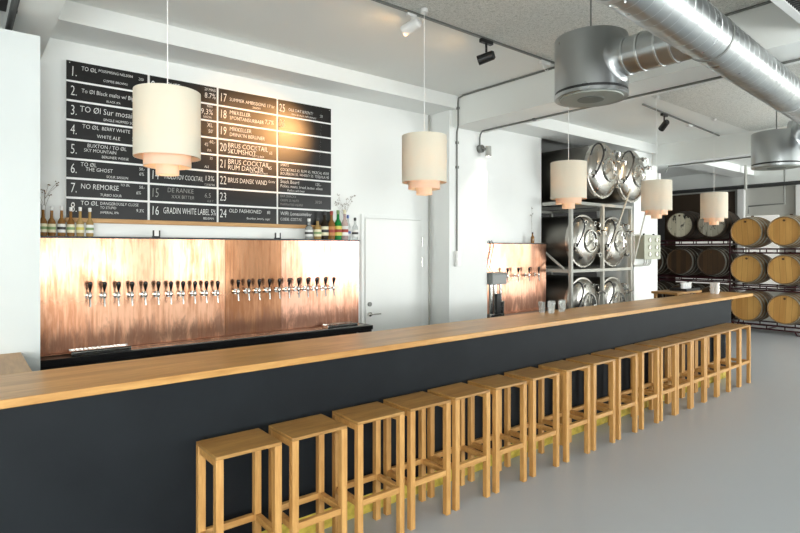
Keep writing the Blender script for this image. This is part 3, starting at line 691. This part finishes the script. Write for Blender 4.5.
def adapter(x, y, lab):
    t = thing('track_adapter', lab, 'track adapter', (x, y, ZC - .03))
    MB().box(-.07, .07, -.02, .02, -.035, 0).build('housing', M['white'], t, .004)
    MB().tube([(-.03, 0, -.03), (-.02, 0, -.07), (.02, .0, -.09), (.05, 0, -.07)], .004, 6).build('cable', M['cord'], t)
spotlight((2.72, 3.242, ZC - .03), (2.1, 5.12, 2.95), 'white', 'small white spotlight on the nearest ceiling track, left of the black one', 'lens', .62)
adapter(4.40, 3.244, 'white plug near the right end of the nearest ceiling track')
adapter(8.30, 3.576, 'white plug on the second ceiling track')
t = thing('wall_spotlight', 'small grey spotlight at the top of the pillar, lit', 'spotlight', (5.15, 4.798, 3.02))
MB().cyl((0, 0, 0), (0, -.05, 0), .05).build('mount', M['conduit'], t)
MB().cyl((0, -.05, 0), (.05, -.10, -.02), .014).build('arm', M['conduit'], t)
MB().lathe([(0, 0), (.036, 0), (.038, .13), (.033, .13), (.031, .12), (0, .12)], (.06, -.10, .03), (.04, .03, -1), 20).build('lamp_head', M['greypaint'], t)
MB().lathe([(0, .121), (.031, .121), (.031, .126), (0, .126)], (.06, -.10, .03), (.04, .03, -1), 20).build('lens', M['lensw'], t)
sl3 = bpy.data.lights.new('spot', 'SPOT'); sl3.energy = 9; sl3.color = (1, .90, .80); sl3.spot_size = R(100); sl3.spot_blend = .7; sl3.shadow_soft_size = .03
so = bpy.data.objects.new('spot', sl3); COL.objects.link(so); so.location = (5.24, 4.52, 2.90); so.rotation_euler = (R(18), 0, R(0))

# ------------------------------------------------------------------ tanks
def tank(name, lab, loc, r):
    t = thing(name, lab, 'tank', loc, 0, 'horizontal steel tanks in the rack'); L = 1.75
    ax = (0, 1, 0)       # local: y = 0 at the flange ring, the dished end bulges towards -y
    MB().lathe([(0, L + .18), (r * .5, L + .14), (r * .85, L + .06), (r, L), (r, .03), (0, .03)], (0, 0, 0), ax, 48).build('shell', M['tankshade'], t)
    MB().lathe([(r * .9, .03), (r + .010, .03), (r + .014, .0), (r + .008, -.02), (r * .955, -.022), (r * .93, -.045), (r * .86, -.075), (r * .72, -.105), (r * .5, -.128), (r * .3, -.138), (0, -.142)], (0, 0, 0), ax, 48).build('dished_end', M['tanksteel'], t)
    mr = r * .40; mc = Vector((.0, -.125, .0))
    mn = MB().lathe([(mr + .02, .04), (mr + .018, -.02), (mr + .010, -.034), (mr - .008, -.034), (mr - .03, .0), (mr * .6, .012), (0, .0)], mc, ax, 36).build('manway', M['steel'], t)
    hnd = MB()
    for a in (90, 210, 330):
        hnd.tube([mc + Vector((0, -.035, 0)), mc + Vector((mr * .5 * math.cos(R(a)), -.04, mr * .5 * math.sin(R(a)))), mc + Vector((mr * .98 * math.cos(R(a)), -.045, mr * .98 * math.sin(R(a))))], .009, 6)
    hnd.cyl(mc + Vector((0, .0, 0)), mc + Vector((0, -.07, 0)), .016, seg=12).tube([mc + Vector((0, -.07, .085)), mc + Vector((0, -.07, -.085))], .009, 6)
    hnd.build('manway_handle', M['steel'], mn)
    for k, (a, rr) in enumerate(((108, .74), (58, .80), (25, .93), (-35, .93), (192, .86))):
        p = Vector((r * rr * math.cos(R(a)), -.08, r * rr * math.sin(R(a))))
        pt = MB().cyl(p + Vector((0, .05, 0)), p + Vector((0, -.035, 0)), .026, seg=14).lathe([(.026, -.01), (.038, -.01), (.038, .01), (.026, .01)], p + Vector((0, -.03, 0)), ax, 14, True).build('port', M['steel'], t)
        MB().cyl(p + Vector((0, -.035, 0)), p + Vector((0, -.039, 0)), .020, seg=10).build('port_glass', M['blackmatt'], pt)
        if k in (1, 2): MB().tube([p + Vector((0, -.03, 0)), p + Vector((.03, -.07, .02)), p + Vector((.06, -.08, .0)), p + Vector((.065, -.07, -.05))], .012, 6).build('valve', M['steel'], t)
    MB().tube(smooth([(-r * .80, -.05, -r * .35), (-r * .80, -.13, -.05), (-r * .66, -.18, r * .30), (-r * .58, -.18, r * .62), (-r * .70, -.15, r * .86), (-r * .86, -.10, r * .78), (-r * .94, -.06, r * .45)]), .013, 8).build('hose', M['blackmatt'], t)
    return t
TK = [(7.43, 4.47, 2.913, .402, 'steel tank, upper left of the six'), (8.265, 4.47, 2.895, .402, 'steel tank, upper right of the six'),
      (7.36, 4.74, 1.868, .392, 'steel tank, middle row left, just behind the grey post'), (8.20, 4.74, 1.865, .392, 'steel tank, middle row right, beside the grey knob box'),
      (7.36, 4.76, .92, .392, 'steel tank, lower left of the six'), (8.20, 4.76, .90, .392, 'steel tank, lower right of the six')]
for x, y, z, r, l in TK: tank('brewing_tank', l, (x, y, z), r)
rk = thing('tank_rack', 'pale grey steel frame holding the six tanks', 'rack', (6.94, 4.66, 0))
for x in (0, .84, 1.68):
    for y in (0, 1.55): MB().box(x - .024, x + .024, y - .024, y + .024, 0, 2.42).build('post', M['greypaint'], rk)
for z in (.42, 1.425, 2.43):
    for y in (0, 1.55): MB().box(-.03, 1.71, y - .022, y + .022, z - .022, z + .022).build('beam', M['greypaint'], rk)
    for x in (0, .84, 1.68): MB().box(x - .025, x + .025, .03, 1.52, z - .025, z + .025).build('side_beam', M['greypaint'], rk)
for (a, b) in (((.86, -.06, 1.6), (1.15, -.30, 2.7)), ((1.66, -.06, 1.5), (1.99, -.20, 2.75))): MB().tube([a, b], .013, 8).build('brace', M['greypaint'], rk)
MB().tube([(-.02, .1, 1.45), (.0, 1.4, 2.4)], .02, 8).build('brace', M['greypaint'], rk)
# control box
t = thing('control_box', 'grey wall box with six round knobs on the second pillar', 'control box', (9.30, 4.798, 1.78))
MB().box(-.27, .27, -.16, 0, -.20, .20).build('enclosure', M['boxpaint'], t, .006)
MB().box(-.28, .28, -.175, -.16, -.21, .21).build('cover', M['boxpaint'], t, .006)
for x in (-.13, .11):
    for z in (-.12, .0, .12):
        MB().cyl((x, -.175, z), (x, -.205, z), .040).box(x - .01, x + .01, -.222, -.205, z - .036, z + .036).build('knob', M['steel'], t)
for x in (-.10, -.02, .06, .12): MB().tube([(x, -.08, -.20), (x, -.08, -.27), (x - .06, -.08, -.31), (x - .3, -.05, -.32)], .012, 6).build('cable', M['greypaint'], t)
for x in (-.14, .2): MB().cyl((x, -.09, .2), (x, -.09, .235), .018).build('gland', M['blackmatt'], t)
t = thing('junction_box', 'small white box under the beam at the top of the second pillar', 'box', (9.88, 4.82, 3.02))
MB().box(-.04, .04, -.04, .03, -.10, .10).build('housing', M['white'], t, .004); MB().cyl((0, 0, -.10), (0, 0, -.16), .03).build('sensor', M['blackmatt'], t)

# ------------------------------------------------------------------ barrels
def head_mat(name, c1, c2, line, stain=None):
    m = mat(name, c1, .55); n, l, b = nodes(m)
    tc = n.new('ShaderNodeTexCoord'); sp = n.new('ShaderNodeSeparateXYZ'); l.new(tc.outputs['Object'], sp.inputs[0])
    fr = n.new('ShaderNodeMath'); fr.operation = 'MULTIPLY_ADD'; fr.inputs[1].default_value = 9.5; fr.inputs[2].default_value = .3; l.new(sp.outputs[1], fr.inputs[0])
    oi = n.new('ShaderNodeObjectInfo'); mo = n.new('ShaderNodeMath'); mo.operation = 'MULTIPLY'; mo.inputs[1].default_value = 19; l.new(oi.outputs['Random'], mo.inputs[0])
    fl = n.new('ShaderNodeMath'); fl.operation = 'FLOOR'; l.new(fr.outputs[0], fl.inputs[0]); ad = n.new('ShaderNodeMath'); l.new(fl.outputs[0], ad.inputs[0]); l.new(mo.outputs[0], ad.inputs[1])
    wn = n.new('ShaderNodeTexWhiteNoise'); wn.noise_dimensions = '1D'; l.new(ad.outputs[0], wn.inputs['W'])
    no, mp = noise(m, (1, 1, .12), 16, 4, .6, .3)
    mu = n.new('ShaderNodeMath'); mu.operation = 'MULTIPLY_ADD'; mu.inputs[1].default_value = .45; l.new(wn.outputs[0], mu.inputs[0])
    hf = n.new('ShaderNodeMath'); hf.operation = 'MULTIPLY'; hf.inputs[1].default_value = .6; l.new(no.outputs[0], hf.inputs[0]); l.new(hf.outputs[0], mu.inputs[2])
    r = ramp(m, mu.outputs[0], [(.25, c2), (.7, c1)])
    fc = n.new('ShaderNodeMath'); fc.operation = 'FRACT'; l.new(fr.outputs[0], fc.inputs[0])
    lt = n.new('ShaderNodeMath'); lt.operation = 'LESS_THAN'; lt.inputs[1].default_value = .05; l.new(fc.outputs[0], lt.inputs[0])
    mx = n.new('ShaderNodeMix'); mx.data_type = 'RGBA'; l.new(lt.outputs[0], mx.inputs[0]); l.new(r.outputs[0], mx.inputs[6]); mx.inputs[7].default_value = (*line, 1)
    last = mx.outputs[2]
    if stain:
        no2, mp2 = noise(m, (1, 1, .45), stain[0], 5, .7, .8); l.new(mo.outputs[0], n.new('ShaderNodeCombineXYZ').inputs[0])
        r3 = ramp(m, no2.outputs[0], [(stain[1], (0, 0, 0)), (stain[1] + .04, (1, 1, 1))])
        m3 = n.new('ShaderNodeMix'); m3.data_type = 'RGBA'; l.new(r3.outputs[0], m3.inputs[0]); l.new(last, m3.inputs[6]); m3.inputs[7].default_value = (*stain[2], 1); last = m3.outputs[2]
    l.new(last, b.inputs['Base Color']); return m
M['head_honey'] = head_mat('barrel_head_honey', (.64, .35, .095), (.50, .24, .055), (.34, .16, .035))
M['head_dark'] = head_mat('barrel_head_dark', (.075, .038, .014), (.035, .018, .008), (.015, .008, .004))
M['head_white'] = head_mat('barrel_head_white', (.74, .68, .52), (.60, .54, .38), (.40, .34, .22), (9, .57, (.012, .01, .008)))
M['head_grey'] = head_mat('barrel_head_grey', (.46, .43, .34), (.30, .27, .20), (.12, .10, .07), (9, .54, (.10, .09, .07)))
M['stave'] = wood('barrel_staves', (.03, .018, .010), (.09, .052, .026), 'x', .55)
M['stave_h'] = wood('barrel_staves_honey', (.16, .09, .035), (.36, .21, .08), 'x', .55)
M['hoop'] = mat('galvanised_hoop', (.42, .43, .38), .45, .8)
M['hoop_d'] = mat('dark_hoop', (.045, .04, .035), .5, .6)
M['bung'] = mat('barrel_bung', (.10, .045, .015), .7)
BL = .92
def barrel(head, stave, hoop, r=.293, rb=.340):
    t = thing('wine_barrel', 'b', 'barrel', (0, 0, 0))
    prof = [(r - .022, .03)]; N = 14
    prof += [(r - .010, 0), (r, .004)]
    for i in range(1, N): 
        u = i / N; prof.append((r + (rb - r) * math.sin(math.pi * u), BL * u))
    prof += [(r, BL - .004), (r - .010, BL), (r - .022, BL - .03)]
    MB().lathe(prof, (0, 0, 0), (1, 0, 0), 40).build('staves', stave, t)
    MB().cyl((.028, 0, 0), (.040, 0, 0), r - .012, seg=40).build('head', head, t)
    MB().cyl((BL - .04, 0, 0), (BL - .028, 0, 0), r - .012, seg=40).build('rear_head', head, t)
    for u0, u1 in ((.012, .062), (.14, .18), (.29, .33), (.67, .71), (.82, .86), (.938, .988)):
        p = [];
        for u in (u0, u1): p.append((r + (rb - r) * math.sin(math.pi * u) + .003, BL * u))
        MB().lathe([(p[0][0] - .004, p[0][1]), p[0], p[1], (p[1][0] - .004, p[1][1])], (0, 0, 0), (1, 0, 0), 40, True).build('hoop', hoop, t)
    MB().cyl((.012, 0, r * .74), (.030, 0, r * .74), .022, seg=12).build('bung', M['bung'], t)
    MB().cyl((BL / 2, 0, rb - .01), (BL / 2, 0, rb + .02), .028, seg=12).build('top_bung', M['bung'], t)
    return t
protos = {k: barrel(M[a], M[b], M[c]) for k, (a, b, c) in dict(honey=('head_honey', 'stave_h', 'hoop'), dark=('head_dark', 'stave', 'hoop'), white=('head_white', 'stave', 'hoop_d'), grey=('head_grey', 'stave', 'hoop_d')).items()}
index_kids(); used = set()
def put(kind, x, y, z, lab, grp, rx=0):
    p = protos[kind]; o = p if kind not in used else copy_tree(p); used.add(kind)
    o.location = (x, y, z); o.rotation_euler = (R(rx), 0, 0); o['label'] = lab; o['group'] = grp
rown = {0: 'bottom', 1: 'middle', 2: 'top'}
ZR = [.53, 1.33, 2.107]
for r_ in range(3):
    for c, (y, cn) in enumerate(((4.43, 'left'), (3.745, 'middle'), (3.06, 'right edge'))):
        put('honey', 12.9, y, ZR[r_], 'honey coloured oak barrel, %s row, %s column of the pale barrels' % (rown[r_], cn), 'pale oak barrels in the racks', (0, 3, -4)[(r_ + c) % 3])
ZL = [.62, 1.46, 2.30]
LL = {(0, 0): 'dark barrel low behind the bar end, left one', (0, 1): 'dark barrel low behind the bar end, right one', (1, 0): 'dark brown headed barrel, middle row, left column', (1, 1): 'dark brown headed barrel, middle row, right column',
      (2, 0): 'barrel with white head and black drips, top row left', (2, 1): 'barrel with grey mottled head, top row, behind the last pendant'}
for r_ in range(3):
    for c, y in enumerate((5.80, 5.115)):
        k = 'dark' if r_ < 2 else ('white', 'grey')[c]
        put(k, 12.9, y, ZL[r_], LL[(r_, c)], 'dark barrels in the racks')
for r_ in range(2): put('dark', 12.9, 6.485, ZL[r_], 'dark barrel half hidden by the second pillar, %s row' % rown[r_], 'dark barrels in the racks')
def rack(x, ya, yb, z, lab, legs):
    t = thing('barrel_rack', lab, 'rack', (x, (ya + yb) / 2, z), 0, 'dark red barrel racks'); h = (yb - ya) / 2; r = .016
    for xx in (.14, .78):
        for zz in (0, .085):
            MB().tube([(xx, -h, zz), (xx, h, zz)], r, 8).build('rail', M['rackred'], t)
        k = 0; n = max(2, round(2 * h / .36))
        for i in range(n + 1):
            yy = -h + .02 + i * (2 * h - .04) / n; MB().tube([(xx, yy, 0), (xx, yy, .085)], .012, 6).build('upright', M['rackred'], t)
    for yy in (-h + .02, 0, h - .02): MB().tube([(.14, yy, 0), (.78, yy, 0)], r, 8).build('cross_tube', M['rackred'], t)
    if legs:
        for xx in (.14, .78):
            for yy in (-h + .1, h - .1): MB().tube([(xx, yy - .08, 0), (xx, yy - .03, -legs + .012), (xx, yy + .03, -legs + .012), (xx, yy + .08, 0)], .016, 6).build('foot', M['rackred'], t)
    return t
for r_ in range(3):
    zb = ZR[r_] - .340 - .103
    for (ya, yb, nm) in ((3.42, 4.76, 'left'), (2.05, 3.40, 'right')):
        rack(12.9, ya, yb, zb, 'dark red steel rack under the %s row of pale barrels, %s one' % (rown[r_], nm), zb if r_ == 0 else 0)
    zb = ZL[r_] - .340 - .103
    rack(12.9, 4.80, 6.82, zb, 'dark red steel rack under the %s row of dark barrels' % rown[r_], zb if r_ == 0 else 0)
for y, l in ((4.78, 'dark red post between the pale and the dark barrels'), (2.02, 'dark red post right of the pale barrels')):
    tag(MB().box(13.02, 13.06, y - .012, y + .012, 0, 2.1).build('rack_post', M['rackred']), l, 'post')

# ------------------------------------------------------------------ side table and cups behind the bar end
t = thing('side_table', 'small wooden table behind the far end of the bar', 'table', (8.78, 3.98, 0))
MB().box(-.42, .42, -.20, .20, 1.06, 1.095).build('tabletop', M['oak_ret'], t, .003)
for x in (-.38, .34):
    for y in (-.18, .14): MB().box(x, x + .04, y, y + .04, 0, 1.06).build('leg', M['oak_leg'], t, .002)
t = thing('serving_tray', 'black tray with low sides on the wooden side table', 'tray', (8.92, 3.92, 1.095))
MB().box(-.24, .24, -.13, .13, 0, .010).box(-.24, .24, -.13, -.12, .012, .04).box(-.24, .24, .12, .13, .012, .04).box(-.24, -.23, -.12, .12, .012, .04).box(.23, .24, -.12, .12, .012, .04).build('tray_shell', M['black'], t)
def cup(x, y, z, lab, grp):
    o = MB().lathe([(0, 0), (.022, 0), (.034, .045), (.036, .06), (.033, .06), (.030, .045), (.018, .006), (0, .006)], (0, 0, 0), seg=20).build('white_cup', M['porcelain']); o.location = (x, y, z)
    return tag(o, lab, 'cup', grp)
k = 0
for i, x in enumerate((8.80, 8.875, 8.95, 9.025)):
    for lv in range(2): cup(x, 3.90, 1.107 + .052 * lv, 'white cup on the black tray, %s stack from the left, %s' % (ORD[i], ('lower', 'upper')[lv]), 'white cups on the tray')
for i, (x, y) in enumerate(((8.55, 3.37), (8.62, 3.33), (8.52, 3.30))):
    for lv in range(3): cup(x, y, 1.10 + .050 * lv, 'white cup at the far end of the bar, %s stack, %s' % (('rear left', 'right', 'front')[i], ('lowest', 'middle', 'topmost')[lv]), 'white cups stacked on the bar end')
for i, (x, y) in enumerate(((4.62, 3.44), (4.72, 3.40), (4.80, 3.45), (4.88, 3.39), (4.97, 3.44), (4.66, 3.36))):
    o = MB().lathe([(0, 0), (.030, 0), (.036, .11), (.033, .11), (.028, .008), (0, .008)], (0, 0, 0), seg=20).build('drinking_glass', M['g_clear']); o.location = (x, y, 1.1004)
    tag(o, 'clear tumbler on the back edge of the bar, %s from the left' % ORD[[0, 2, 3, 4, 5, 1][i]], 'glass', 'clear tumblers on the bar')
